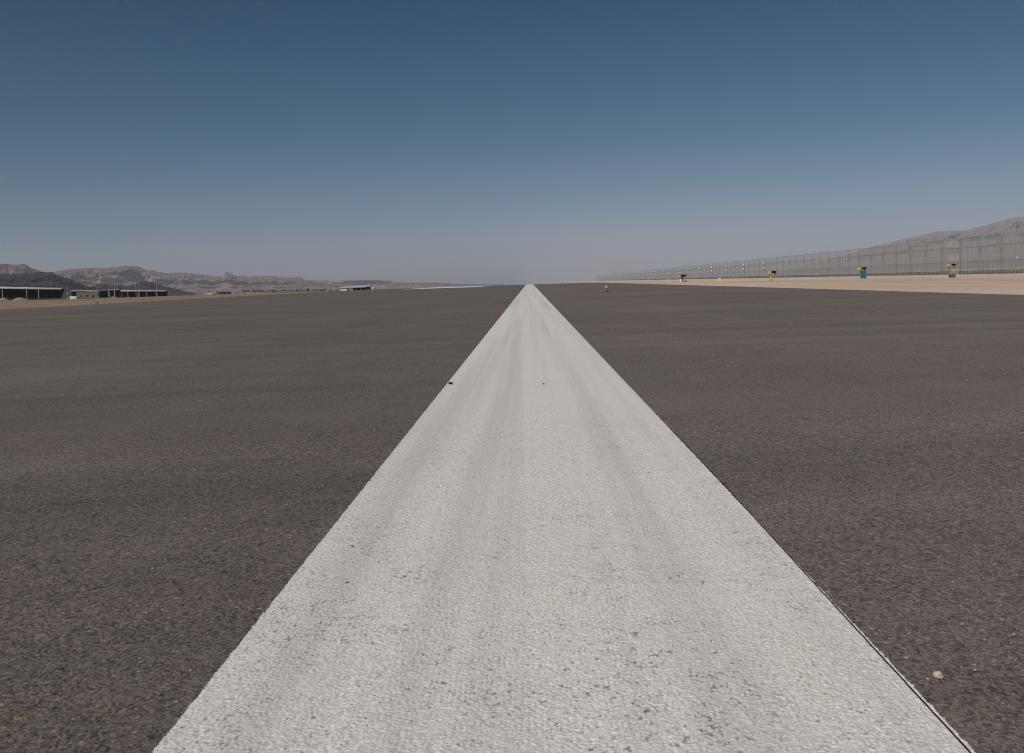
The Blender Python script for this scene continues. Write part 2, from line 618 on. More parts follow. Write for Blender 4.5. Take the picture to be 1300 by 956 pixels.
def H(x, y):
    x = np.asarray(x, float)
    y = np.asarray(y, float)
    e = longfall(y)
    run = np.where(x < XC, e - 0.70*(XC-x)/(XC-XL), e)
    zL = np.maximum(0.515-0.00435*np.maximum(y, 300), -70.0)
    tl = sstep(-XL, 150, -x)
    left = (e-0.70)*(1-tl) + zL*tl
    zF = np.maximum(-5.9-0.00153*np.clip(y-700, 0, None)-0.0036*np.clip(y-5600, 0, None), -70.0)
    tr = np.clip((x-XR)/363.0, 0, 1)
    right = e*(1-tr) + zF*tr
    return np.where(x < XL, left, np.where(x > XR, right, run))


def h1(x, y):
    return float(H(x, y))


ylines = np.concatenate([np.linspace(-200, -5, 10), np.linspace(-2, 96, 30), np.arange(100, 170, 3.0),
                         np.geomspace(172, 900, 50), np.geomspace(930, 14000, 45)])
xs_r = XR + np.concatenate([[0, 0.3, 1.0], np.geomspace(2, 13500, 60)])
xs_l = XL - np.concatenate([[0, 0.3, 1.0], np.geomspace(2, 13500, 60)])
xl = np.concatenate([xs_l[::-1], [XL+0.7, XC, XR-0.7], xs_r])
X, Y = np.meshgrid(xl, ylines)
Z = H(X, Y)
inside = (X > XL+0.5) & (X < XR-0.5)
Z = np.where(inside, Z-0.15, Z)
Z = np.where((X == XL) | (X == XR), Z-0.012, Z)
# low sand berms and graded heaps beside the pavement
rough = fbm(X/14, Y/40, 3, 4)*np.where(X > XR, 0.22, 0.5)
off = np.where(X > XR, X-XR, XL-X)
Z = Z + np.where(inside | (Y > 5000), 0, rough*sstep(1.0, 25, off)*np.where(X > 340, 0.0, 1.0))
struct(grid_obj('desert_ground', np.stack([X, Y, Z], -1), M['sand']))



def worley(x, y, cell, seed):
    """nearest and second nearest jittered points, and a random number per nearest point"""
    u = x/cell
    w = y/cell
    iu = np.floor(u).astype(np.int64)
    iw = np.floor(w).astype(np.int64)
    f1 = np.full(x.shape, 9.0)
    f2 = np.full(x.shape, 9.0)
    rid = np.zeros(x.shape)
    for a in (-1, 0, 1):
        for c in (-1, 0, 1):
            pu = iu+a
            pw = iw+c
            d = np.hypot(pu+0.1+0.8*_hash(pu, pw, seed)-u, pw+0.1+0.8*_hash(pu, pw, seed+5)-w)
            near = d < f1
            f2 = np.where(near, f1, np.minimum(f2, d))
            rid = np.where(near, _hash(pu, pw, seed+9), rid)
            f1 = np.where(near, d, f1)
    return f1, f2, rid


def relief(x, y):
    """surface texture of the wearing course in metres, with stone tone and open gaps"""
    wx = x + 0.003*fbm(x*110, y*110, 71, 2)
    wy = y + 0.003*fbm(x*110+9, y*110, 72, 2)
    f1, f2, ra = worley(wx, wy, 0.0078, 3)
    g1, g2, rb = worley(wx, wy, 0.0042, 13)
    ga = f2-f1
    gb = g2-g1
    open_ = fbm(x*9.0, y*9.0, 55, 5, 0.65)              # where the mix is open or closed
    open2 = fbm(x*190.0, y*190.0, 57, 3, 0.6)
    med = fbm(x*70.0, y*70.0, 58, 3, 0.6)
    za = sstep(0.0, 0.35, ga)*(0.35+0.65*ra)
    zb = sstep(0.0, 0.4, gb)*(0.25+0.75*rb)
    z = 0.0010*za + 0.0012*zb + 0.0014*open2 + 0.0008*med + 0.0006*open_
    hole = sstep(0.19, 0.27, open2+0.30*open_+0.25*med)
    crev = sstep(0.14, 0.0, ga)*sstep(-0.05, 0.2, med+0.4*open_)
    hole = np.maximum(hole, 0.75*crev)
    z = z - 0.0022*hole
    tone = np.where(_hash(np.floor(ra*9999).astype(np.int64), np.zeros(ra.shape, np.int64), 4) < 0.30, ra, rb)
    return z-0.0010, tone, np.clip(hole, 0, 1), za


def multi_mesh(name, grids, mat):
    """one mesh from several grids; each grid: X, Y, Z, keep (per face), attributes"""
    vs, fs, at_ = [], [], {'fine': [], 'stone': [], 'gap': []}
    base = 0
    for g in grids:
        X, Y, Z = g['P']
        n, m = X.shape
        idx = np.arange(n*m).reshape(n, m)+base
        f = np.stack([idx[:-1, :-1], idx[:-1, 1:], idx[1:, 1:], idx[1:, :-1]], -1)
        if g.get('keep') is not None:
            f = f[g['keep']]
        fs.append(f.reshape(-1, 4))
        vs.append(np.stack([X, Y, Z], -1).reshape(-1, 3))
        for k in at_:
            at_[k].append(g[k].reshape(-1) if k in g else np.zeros(n*m))
        base += n*m
    V = np.concatenate(vs).astype(np.float32)
    Fc = np.concatenate(fs).astype(np.int32)
    me = bpy.data.meshes.new(name)
    me.vertices.add(len(V))
    me.vertices.foreach_set('co', V.ravel())
    me.loops.add(len(Fc)*4)
    me.loops.foreach_set('vertex_index', Fc.ravel())
    me.polygons.add(len(Fc))
    me.polygons.foreach_set('loop_start', np.arange(0, len(Fc)*4, 4, dtype=np.int32))
    me.update(calc_edges=True)
    me.polygons.foreach_set('use_smooth', np.ones(len(Fc), dtype=bool))
    for k in at_:
        a = me.attributes.new(k, 'FLOAT', 'POINT')
        a.data.foreach_set('value', np.concatenate(at_[k]).astype(np.float32))
    me.materials.append(mat)
    me.validate()
    o = bpy.data.objects.new(name, me)
    COL.objects.link(o)
    return struct(o)


SL, SR = -0.439, 0.458                                   # white stripe
YA, YB, YC = 0.9, 2.2, 4.8                               # near and middle strips of modelled surface texture
XA, XB = 1.5, 3.0


def axis(lo, hi, step, cuts=()):
    n = max(2, int(round((hi-lo)/step))+1)
    return np.linspace(lo, hi, n)


def edge_fade(X, Y, x0, x1, y0, y1, w=0.5):
    f = sstep(0, w, X-x0)*sstep(0, w, x1-X)*sstep(0, 0.05, Y-y0)*sstep(0, 1.6, y1-Y)
    return f


def fine_grid(xs, ys, box, lift=0.0, flat=1.0, cols=None):
    X, Y = np.meshgrid(xs, ys)
    z, tone, hole, za = relief(X, Y)
    fd = edge_fade(X, Y, *box)
    return dict(P=(X, Y, z*fd*flat+lift), fine=fd, stone=tone*fd+0.5*(1-fd), gap=hole*fd)


BL = (-XB, XB, YA, YC)
# modelled texture, finer towards the viewpoint: (y axis, half width, x step)
Y1, Y2 = 1.65, 2.6
bands = [(axis(YA, Y1, 0.0017), 1.2, 0.0017), (axis(Y1, Y2, 0.0026), 1.75, 0.0024),
         (np.concatenate([np.arange(Y2, 3.4, 0.0045), np.arange(3.4, YC-0.003, 0.0070), [YC]]), XB, 0.0046)]
grids = []
for yy_, hw_, st_ in bands:
    for (xa, xb) in ((-hw_, SL+0.02), (SR-0.02, hw_)):
        grids.append(fine_grid(axis(xa, xb, st_), yy_, BL))
    if hw_ < XB:
        for (xa, xb) in ((-XB, -hw_), (hw_, XB)):
            grids.append(fine_grid(axis(xa, xb, 0.006), axis(yy_[0], yy_[-1], 0.006), BL))
# the rest of the pavement: one coarse sheet with a hole where the fine strips lie
rx = np.array([XL-0.02, -45, -38, -30, XC, -15, -10, -5, -XB, -1, SL+0.02, 0, SR-0.02, 1, XB, 5, XR+0.02])
ry = np.unique(np.concatenate([ylines[ylines < 3600], [YA, YC]]))
X, Y = np.meshgrid(rx, ry)
Zr = H(np.clip(X, XL, XR), Y)
xm_ = (rx[:-1]+rx[1:])/2
ym_ = (ry[:-1]+ry[1:])/2
keep = ~((np.abs(xm_)[None, :] < XB) & (ym_[:, None] > YA) & (ym_[:, None] < YC))
grids.append(dict(P=(X, Y, Zr), keep=keep))
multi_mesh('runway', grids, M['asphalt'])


def stripe():
    out = []
    rng = np.random.default_rng(2)

    def wob(ys, sd):
        return (fbm(ys*40, ys*0+sd, 2, 3)*2.0+rng.normal(0, 0.3, len(ys)))*0.0014*np.clip((12-ys)/8, 0, 1)
    for ys, t, fine in (*[(yy_, np.linspace(0, 1, int((SR-SL)/st_)), True) for yy_, hw_, st_ in bands],
                        (np.concatenate([np.linspace(-4, 0.8, 12), [YA]]), np.linspace(0, 1, 5), False),
                        (np.concatenate([[YC], np.arange(YC+0.02, 14, 0.02), np.arange(14, 95, 2.0), ylines[(ylines > 95.5) & (ylines < 1500)]]), np.linspace(0, 1, 5), False)):
        T, Y = np.meshgrid(t, ys)
        a = (SL+wob(ys, 1))[:, None]
        c = (SR+wob(ys, 9))[:, None]
        X = a*(1-T)+c*T
        if fine:
            z, tone, hole, za = relief(X, Y)
            fd = edge_fade(X, Y, *BL)
            big = fbm(X*4.0, Y*1.6, 91, 4, 0.65)
            lane = sstep(0.10, 0.02, np.abs(X-0.07))*0.10 + sstep(0.12, 0.0, np.abs(X+0.22))*0.05
            hole = np.clip(hole*sstep(-0.26, 0.12, big+lane)*(1-0.6*sstep(1.8, 4.0, Y)), 0, 1)
            out.append(dict(P=(X, Y, z*fd*0.9+0.0014), fine=fd, gap=hole*fd, stone=tone*fd+0.5*(1-fd)))
        else:
            out.append(dict(P=(X, Y, H(X, Y)+0.0014), stone=np.full(X.shape, 0.5)))
    multi_mesh('runway_edge_stripe', out, M['paint'])


stripe()


def strip(name, xa, xb, ys, dz, mat, jit=0.0, seed=0, far=None):
    ys = np.asarray(ys, float)
    rng = np.random.default_rng(seed)
    fade = np.clip((12-ys)/8, 0, 1)
    ja = (fbm(ys*40, ys*0+1, seed, 3)*2.2 + rng.normal(0, 0.25, len(ys)))*jit*fade
    nx = 3
    P = np.zeros((len(ys), nx, 3))
    for k in range(nx):
        t = k/(nx-1)
        P[:, k, 0] = (xa+ja)*(1-t) + (xb+ja)*t
        P[:, k, 1] = ys
        P[:, k, 2] = H(P[:, k, 0], ys)+dz
    return struct(grid_obj(name, P, mat, smooth=False))


jy = np.concatenate([np.arange(-3, 0.6, 0.2), np.arange(0.6, 3.4, 0.01)])
jx = np.interp(jy, [-3, 1.2, 1.6, 2.0, 2.4, 3.4], [0.440, 0.4500, 0.4525, 0.4555, 0.4582, 0.4590])
jw = np.interp(jy, [-3, 1.5, 3.4], [0.0024, 0.0022, 0.0008])
strip('pavement_joint', jx, jx+jw, jy, 0.0034, M['joint'], 0.0004, 8)
strip('aiming_point_marking', -13.2, -5.2, ylines[(ylines > 102.5) & (ylines < 170)], 0.006, M['white'])

# ------------------------------------------------------------------ mountains


def ridge(name, prof, D, depth, mat, seed, ground, relief=1.0, cliff=0.55, step=1.0, ztop_noise=0.0, skew=0.0):
    px = np.arange(prof[0][0], prof[-1][0]+0.01, step)
    py = np.interp(px, [p[0] for p in prof], [p[1] for p in prof])
    py = py + fbm(px/9.0, px*0+3, seed+90, 5, 0.6)*ztop_noise
    ts = np.concatenate([np.linspace(0, 1, 44), np.linspace(1.04, 1.7, 12)])
    P = np.zeros((len(px), len(ts), 3))
    for i, (x, y) in enumerate(zip(px, py)):
        Dc = D*(1+skew*(x-prof[0][0])/1000.0)
        top = at(x, y, Dc)
        az = Vector((top.x, top.y, 0)).normalized()
        dist = math.hypot(top.x, top.y)
        ztop = max(top.z, ground+0.5)
        a = x/38.0
        # buttresses and gullies: the foot swings in and out
        for j, t in enumerate(ts):
            P[i, j] = (az.x, az.y, 0)
            if t <= 1:
                # debris slope, then cliff with ledges
                if t < 0.6:
                    hh = cliff*(t/0.6)**1.15
                else:
                    q = (t-0.6)/0.4
                    led = q + 0.07*math.sin(q*PI*4.0)
                    hh = cliff + (1-cliff)*led
                rr = dist - depth*(1-t)*(1.0 if t < 0.6 else 0.75)
                if t >= 0.6:
                    rr = dist - depth*0.4*0.35*(1-t)/0.4 - depth*0.02
                else:
                    rr = dist - depth*0.02 - depth*0.14 - depth*0.8*(0.6-t)/0.6
            else:
                hh = max(0.0, 1-(t-1)/0.7*1.0)
                rr = dist + depth*(t-1)*1.4
            P[i, j] = (az.x*rr, az.y*rr, ground+(ztop-ground)*hh)
    # relief: displace outward along the view-independent ground plane
    rad = np.hypot(P[..., 0], P[..., 1])
    azx = P[..., 0]/rad
    azy = P[..., 1]/rad
    T = np.broadcast_to(ts, rad.shape)
    ang = np.arctan2(P[..., 0], P[..., 1])*D
    g = fbm(ang/(depth*0.55), P[..., 2]/(depth*2.0), seed, 5, 0.55)
    g2 = np.abs(fbm(ang/(depth*0.09)+7, P[..., 2]/(depth*0.055)+rad/(depth*0.2), seed+40, 5, 0.62))
    amp = depth*0.9*relief*np.where(T < 1, np.clip((1-T)/0.25, 0, 1)*np.clip(0.25+T, 0, 1), 0)
    dr = g*amp*0.85 - g2*amp*0.6
    rad2 = rad + dr
    P[..., 0] = azx*rad2
    P[..., 1] = azy*rad2
    zj = fbm(ang/(depth*0.06), rad/(depth*0.10), seed+60, 5, 0.6)
    P[..., 2] += zj*(P[..., 2]-ground)*0.34*np.where(T < 0.95, 1, 0.2)
    return struct(grid_obj(name, P, mat, smooth=False))


ridge('mountain_range', [(-60, 334), (0, 335), (12, 336), (20, 336.6), (32, 336), (40, 341.3), (55, 345.3), (68, 345), (80, 342.8),
                         (100, 341.2), (130, 340.8), (150, 339), (156, 337.4), (172, 337.8), (185, 342.5), (193, 343), (200, 346), (215, 347),
                         (225, 346.2), (255, 348.2), (270, 350.2), (283, 350.4), (287, 345.2), (293, 347.8), (300, 351.2), (330, 350),
                         (350, 350.8), (352, 352), (382, 352.3), (385, 354.8), (400, 356), (420, 359), (445, 364), (460, 367)],
      6000, 1500, M['rock_tan'], 11, -28, 1.0, 0.5, 0.5, 2.4, skew=1.2)
ridge('far_mountain_range', [(330, 360), (380, 356.5), (400, 355.8), (440, 356.2), (478, 355.8), (500, 356.6), (505, 358.6), (540, 358.3),
                             (560, 358.6), (580, 360), (610, 360.6), (640, 361)],
      10500, 1600, M['rock_tan'], 23, -50, 0.8, 0.5, 1.0, 0.8)
ridge('dark_hill', [(-60, 350), (-20, 347), (0, 347.2), (20, 348.5), (40, 346), (50, 344.6), (58, 346), (65, 345.5), (72, 349), (80, 352.3), (88, 353.5),
                    (95, 357.5), (104, 360), (112, 363.5), (125, 365), (140, 368), (150, 372)],
      3000, 700, M['rock_dark'], 31, -15, 0.9, 0.65, 0.5, 2.0)
ridge('low_dark_hill', [(95, 371), (110, 366), (122, 361.5), (135, 361), (150, 361.5), (162, 362.5), (172, 360), (180, 357), (186, 356.3), (193, 358.2),
                        (203, 361.5), (212, 364), (225, 367), (238, 370), (248, 372)],
      3700, 600, M['rock_dark'], 37, -18.5, 0.9, 0.65, 0.5, 1.8)
ridge('hazy_mountain', [(960, 352), (1000, 343), (1050, 330), (1100, 316), (1130, 307.5),
                        (1150, 303), (1168, 299.5), (1180, 296), (1205, 293.5), (1230, 291), (1250, 286.5), (1270, 280), (1285, 276.5), (1300, 274), (1340, 266), (1390, 268)],
      11000, 2400, M['rock_grey'], 53, -55, 0.6, 0.6, 0.6, 2.2, skew=-0.6)

# ------------------------------------------------------------------ haze
hz = MB().box((0, 7000, 272.5), (30000, 16000, 695)).build('haze', None)
hz.data.materials.clear()
hm = bpy.data.materials.new('haze_air')
hm.use_nodes = True
t = hm.node_tree
t.nodes.remove(t.nodes['Principled BSDF'])
pv = t.nodes.new('ShaderNodeVolumePrincipled')
pv.inputs['Color'].default_value = (0.74, 0.80, 0.96, 1)
pv.inputs['Density'].default_value = 5.0e-5
pv.inputs['Anisotropy'].default_value = 0.0
t.links.new(pv.outputs[0], t.nodes['Material Output'].inputs['Volume'])
hz.data.materials.append(hm)
hz['kind'] = 'stuff'
hz['label'] = 'pale dusty haze over the desert valley'

# ------------------------------------------------------------------ border fence (right)
FX = 371.0
ys = np.arange(640, 5600, 37.4)
fence = thing('border_fence', (FX, 0, 0), 'very tall grey steel mesh fence running the whole right side beyond the sand', 'fence')
FH = 30.5


def sheet(xo, z0, z1, yy):
    m = MB()
    lo = [m.bm.verts.new((xo, y, h1(FX, y)+z0)) for y in yy]
    hi = [m.bm.verts.new((xo, y, h1(FX, y)+z1)) for y in yy]
    for i in range(len(yy)-1):
        m.bm.faces.new((lo[i], lo[i+1], hi[i+1], hi[i]))
    return m


def rail(xo, zc, hgt, wid, yy):
    m = MB()
    rings = []
    for y in yy:
        g = h1(FX, y)+zc
        rings.append([m.bm.verts.new(p) for p in ((xo-wid/2, y, g-hgt/2), (xo+wid/2, y, g-hgt/2), (xo+wid/2, y, g+hgt/2), (xo-wid/2, y, g+hgt/2))])
    for a, b in zip(rings, rings[1:]):
        for i in range(4):
            m.bm.faces.new((a[i], b[i], b[(i+1) % 4], a[(i+1) % 4]))
    m.bm.faces.new(rings[0])
    m.bm.faces.new(list(reversed(rings[-1])))
    return m


sheet(0, 0.0, FH, ys).build('mesh_screen', M['mesh'], fence)
sheet(14, 0.0, 23.0, ys).build('mesh_screen', M['mesh'], fence)
rail(-0.4, FH, 0.16, 0.2, ys).build('top_rail', M['fencepost'], fence)
rail(-0.4, 23.0, 0.14, 0.3, ys).build('middle_rail', M['fencepost'], fence)
rail(-0.4, 11.0, 0.15, 0.3, ys).build('middle_rail', M['fencepost'], fence)
rail(-0.9, 0.7, 1.4, 0.9, ys).build('base_wall', M['fencebase'], fence)
bandmat = banded('red_white_bands', 3.6, 7.4)
# phase of the marked posts: every fourth post
n0 = 0
far_posts = MB()
postmesh = MB().box((0, 0, FH/2), (0.35, 0.35, FH)).box((0, 0, 21.5), (1.1, 1.5, 5.0)).bm
pm = bpy.data.meshes.new('fence_post')
postmesh.to_mesh(pm)
postmesh.free()
pm.materials.append(M['fencepost'])
mk = MB().box((0, 0, FH/2+3.0), (0.7, 0.7, FH+6.0))
mk_bm = mk.bm
mm = bpy.data.meshes.new('marked_post')
mk_bm.to_mesh(mm)
mk_bm.free()
mm.materials.append(M['fencepost'])
mtop_bm = MB().cyl((0, 0, 11.2), (0, 0, 25.3), 0.75, n=10).bm
mt = bpy.data.meshes.new('obstruction_marking')
mtop_bm.to_mesh(mt)
mtop_bm.free()
mt.materials.append(bandmat)
k = 0
for i, y in enumerate(ys):
    g = h1(FX, y)
    marked = (y > 1500) and (i % 4 == int((1584-640)/37.4+0.5) % 4) and y < 3600
    if k < 84:
        o = bpy.data.objects.new('post', pm)
        COL.objects.link(o)
        o.parent = fence
        o.location = (-1.0, y, g)
        k += 1
        if marked:
            c = bpy.data.objects.new('obstruction_marking', mt)
            COL.objects.link(c)
            c.parent = o
            c.location = (-1.2, 0, 0)
    else:
        far_posts.box((-1.0, y, g+FH/2), (0.4, 0.4, FH))
ups = MB()
for y in np.arange(640, 3000, 37.4/4):
    g = h1(FX, y)
    ups.box((1.5, y, g+FH/2), (0.22, 0.22, FH))
ups = ups.build('upright_row', M['upright'], fence)
ups['kind'] = 'stuff'
fp = far_posts.build('post_row', M['fencepost'], fence)
fp['kind'] = 'stuff'
fl = at(1277, 327.3, 760)
MB().box((-3.0, fl.y, fl.z), (0.8, 1.0, 0.9), bev=0.1).build('floodlight', M['white'], fence)

# low perimeter fence in front of it
PX = 352.0
per = thing('perimeter_fence', (PX, 0, 0), 'low dark mesh fence on pale posts at the foot of the tall fence', 'fence')
yy = np.arange(620, 4200, 20.0)
m = MB()
lo = [m.bm.verts.new((0, y, h1(PX, y))) for y in yy]
hi = [m.bm.verts.new((0, y, h1(PX, y)+2.6)) for y in yy]
for i in range(len(yy)-1):
    m.bm.faces.new((lo[i], lo[i+1], hi[i+1], hi[i]))
m.build('mesh_screen', M['mesh_low'], per)
m = MB()
for i in range(len(yy)-1):
    a, b = yy[i], yy[i+1]
    m.cyl((0, a, h1(PX, a)+2.7), (0, b, h1(PX, b)+2.7), 0.22, n=6)
m.build('top_coil', M['fencebase'], per)
pb = MB().cyl((0, 0, 0), (0, 0, 2.9), 0.18, n=8).bm
pmesh = bpy.data.meshes.new('low_fence_post')
pb.to_mesh(pmesh)
pb.free()
pmesh.materials.append(M['fencepost'])
for i, y in enumerate(np.arange(640, 640+98*5.5, 5.5)):
    o = bpy.data.objects.new('post', pmesh)
    COL.objects.link(o)
    o.parent = per
    o.location = (-0.3, y, h1(PX, y))

# ------------------------------------------------------------------ three-legged red and white mast (right)
p = at(1211, 346, 350)
gz = h1(p.x, 350)
mast = thing('antenna_mast', (p.x, 350, gz), 'slim red and white lattice mast standing behind the rightmost yellow approach light unit', 'mast')
topz = at(1211, 304, 350).z-gz
bm_mast = banded('mast_bands', topz/5.0, 0)
for k, a in enumerate((PI, PI/3*0.2, -PI/3)):
    dx, dy = (-1.35, 0.1, 1.1)[k], (0.0, 0.9, -0.4)[k]
    MB().cyl((dx, dy, 0), (dx*0.9, dy*0.9, topz*(1.0, 0.97, 0.93)[k]), 0.055, 0.04, 8).build('leg', bm_mast, mast)
m = MB()
for q in range(6):
    z = topz*(0.05+0.9*q/6)
    z2 = topz*(0.05+0.9*(q+1)/6)
    L = [(-1.3, 0.0), (0.1, 0.85), (1.05, -0.38)]
    for s in range(3):
        A, B = L[s], L[(s+1) % 3]
        m.cyl((A[0], A[1], z), (B[0], B[1], z2), 0.012, n=5)
        m.cyl((A[0], A[1], z2), (B[0], B[1], z2), 0.014, n=5)
m.build('bracing', bm_mast, mast)

# ------------------------------------------------------------------ approach slope light units (four)
PD = 100.7
PXM = PD/F                               # metres per photo pixel there
defs = [
    # name px centre, head top, parts
    dict(c=866.5, top=348.7, side=(861.9, 864.2, 348.5, 352.0, 'sandbeige'), black=(864.2, 871.2, 349.0, 351.3), base='white',
         label='approach slope light unit with beige end box and small white box, nearest the runway'),
    dict(c=980.5, top=344.0, side=(976.0, 979.4, 344.0, 348.0, 'yellow_pale'), black=(979.4, 985.2, 344.0, 347.0), base='yellow',
         label='approach slope light unit on yellow splayed legs with no teal on it'),
    dict(c=1094.5, top=339.5, side=(1089.6, 1093.6, 339.3, 342.6, 'yellow'), black=(1093.6, 1099.6, 339.6, 342.0), base='tealbox',
         label='approach slope light unit on a tall teal box pedestal'),
    dict(c=1208, top=335.2, side=(1202.6, 1207.6, 335.2, 338.0, 'yellow'), black=(1207.6, 1213.2, 335.2, 337.1), base='tealblock',
         label='approach slope light unit on yellow legs above a low teal block'),
]
for d in defs:
    c0 = at(d['c'], d['top'], PD)
    gz = h1(c0.x, PD)
    ZT = c0.z-gz
    t = thing('approach_light', (c0.x, PD, gz), d['label'], 'runway light', 'approach slope lights in a row on the sand')

    def bx(x0, x1, y0, y1):
        a = at(x0, y0, PD)
        b = at(x1, y1, PD)
        return a.x-c0.x, b.x-c0.x, b.z-gz, a.z-gz
    a0, a1, z0, z1 = bx(*d['side'][:4])
    zmid = (z0+z1)/2
    MB().box(((a0+a1)/2, 0.16, ZT-(z1-z0)/2), (a1-a0-0.004, 0.42, z1-z0), bev=0.02).build('end_box', M[d['side'][4]], t)
    b0, b1, z2, z3 = bx(*d['black'])
    hh = z3-z2
    house = MB().prism([(-0.10, ZT-hh), (-0.10, ZT), (0.55, ZT), (0.55, ZT-hh)], b0, b1, axis='X').build('housing', M['dark'], t)
    m = MB()
    m.box(((b0+b1)/2, -0.115, ZT-hh/2), (b1-b0-0.03, 0.03, hh-0.03), bev=0.008)
    m.build('lens_panel', M['black'], t)
    MB().box(((b0+b1)/2, 0.20, ZT+0.012), (b1-b0+0.05, 0.66, 0.022), bev=0.006).build('hood', M['wallgrey'], t)
    zb = ZT-hh
    xm = (b0+b1)/2
    if d['base'] == 'white':
        MB().cyl((b0+0.15, 0.1, 0), (b0+0.15, 0.1, zb), 0.075, n=10).build('leg', M['dark'], t)
        MB().cyl((b1-0.10, 0.2, 0), (xm, 0.2, zb), 0.025, n=8).build('leg', M['yellow_pale'], t)
        MB().box((b0-0.02, -0.1, 0.13), (0.24, 0.26, 0.26), bev=0.02).build('junction_box', M['white'], t)
        MB().box((b1-0.05, 0.0, 0.06), (0.20, 0.16, 0.12), bev=0.02).build('anchor_block', M['rust'], t)
        MB().box((xm-0.1, 0.2, 0.015), (0.9, 0.5, 0.03), bev=0.01).build('base_plate', M['wallgrey'], t)
    elif d['base'] == 'yellow':
        MB().cyl((a1-0.05, 0.0, 0.0), (a1-0.10, 0.1, zb), 0.045, n=8).build('leg', M['yellow'], t)
        MB().cyl((a1+0.22, 0.05, 0.0), (a1-0.02, 0.15, zb*0.78), 0.04, n=8).build('leg', M['yellow_pale'], t)
        MB().cyl((b1+0.06, 0.1, 0.0), (b1-0.05, 0.15, zb), 0.045, n=8).build('leg', M['yellow_pale'], t)
        MB().cyl((a0+0.12, 0.1, zb*0.62), (a0+0.12, 0.1, zb), 0.04, n=8).build('cable_gland', M['dark'], t)
        MB().box((a1+0.02, 0.02, 0.02), (0.26, 0.26, 0.04), bev=0.01).build('foot', M['dark'], t)
    elif d['base'] == 'tealbox':
        MB().box((xm, 0.15, (zb-0.14)/2), (b1-b0-0.02, 0.45, zb-0.14), bev=0.02).build('pedestal', M['teal'], t)
        MB().cyl((xm-0.12, 0.15, zb-0.15), (xm-0.12, 0.15, zb), 0.04, n=8).build('leg', M['dark'], t)
        MB().cyl((xm+0.14, 0.15, zb-0.15), (xm+0.14, 0.15, zb), 0.04, n=8).build('leg', M['dark'], t)
        MB().cyl((a1-0.10, 0.1, 0.0), (a1-0.10, 0.1, zb), 0.025, n=8).build('cable_pipe', M['post'], t)
        MB().box((a1-0.05, 0.0, 0.03), (0.62, 0.5, 0.06), bev=0.01).build('base_plate', M['post'], t)
    else:
        MB().box((xm-0.05, 0.15, 0.17), (b1-b0+0.02, 0.5, 0.34), bev=0.03).build('pedestal', M['teal'], t)
        MB().cyl((b0-0.02, 0.15, 0.34), (b0-0.06, 0.15, zb), 0.04, n=8).build('leg', M['yellow'], t)
        MB().cyl((b1-0.07, 0.15, 0.34), (b1-0.10, 0.15, zb), 0.055, n=8).build('leg', M['yellow_pale'], t)
        MB().cyl((a0+0.20, 0.1, 0.0), (a0+0.20, 0.1, zb), 0.028, n=8).build('cable_pipe', M['dark'], t)

# ------------------------------------------------------------------ runway edge lights


def edge_light(loc, label, tall=0.235, mb='gold', ms='yellow_pale', ml='lens'):
    t = thing('runway_edge_light', loc, label, 'runway light', 'lights along the runway edges')
    s = tall/0.235
    MB().lathe([(0.085, 0), (0.085, 0.008), (0.05, 0.014), (0.042, 0.020)], 20).build('base_plate', M['dark'], t, True)
    MB().lathe([(0.022, 0.018), (0.022, 0.062*s), (0.030, 0.066*s), (0.030, 0.09*s)], 16).build('stem', M[ms], t, True)
    MB().lathe([(0.030, 0.09*s), (0.056, 0.115*s), (0.068, 0.140*s), (0.068, 0.172*s), (0.062, 0.186*s), (0.05, 0.192*s)], 24).build('lamp_body', M[mb], t, True)
    MB().lathe([(0.05, 0.190*s), (0.053, 0.205*s), (0.046, 0.222*s), (0.028, 0.232*s), (0.006, 0.235*s)], 24).build('lamp_dome', M[ml], t, True)
    return t


g = on_ground(770.5, 370.6)
el0 = edge_light((g.x, g.y, 0.002), 'amber runway edge light standing on the asphalt right of the white stripe')
dup(el0, (g.x+0.5, g.y+66, h1(g.x, g.y+66)+0.002), 'tiny far runway edge light on the skyline right of where the white stripe ends')
g = at(124, 386.6, 119)
edge_light((g.x, g.y, h1(g.x, g.y)), 'small dark runway edge light at the left pavement edge in front of the sheds', 0.235, 'dark', 'dark', 'black').scale = (1.35,)*3

# ------------------------------------------------------------------ pebbles and scraps


def stone_obj(name, px, py, wpx, mat, seed, flat=0.6, label='', cat='pebble', group=None, zoff=0.0, stretch=1.0, rz=None):
    p = on_ground(px, py, zoff)
    size = wpx*p.y/F*0.5
    rng = random.Random(seed)
    m = MB()
    bmesh.ops.create_icosphere(m.bm, subdivisions=2, radius=1.0)
    pl = [(Vector((rng.uniform(-1, 1), rng.uniform(-1, 1), rng.uniform(-0.6, 1))).normalized(), rng.uniform(0.55, 0.85)) for _ in range(9)]
    for v in m.bm.verts:
        for n, d in pl:
            k = v.co.dot(n)
            if k > d:
                v.co -= n*(k-d)
        v.co.x *= size*stretch
        v.co.y *= size*1.1
        v.co.z *= size*flat
    zmin = min(v.co.z for v in m.bm.verts)
    for v in m.bm.verts:
        v.co.z -= zmin*0.85
    o = m.build(name, mat)
    o.location = (p.x, p.y, zoff)
    o.rotation_euler = (0, 0, rng.uniform(0, 6) if rz is None else rz)
    return tag(o, label, cat, group)


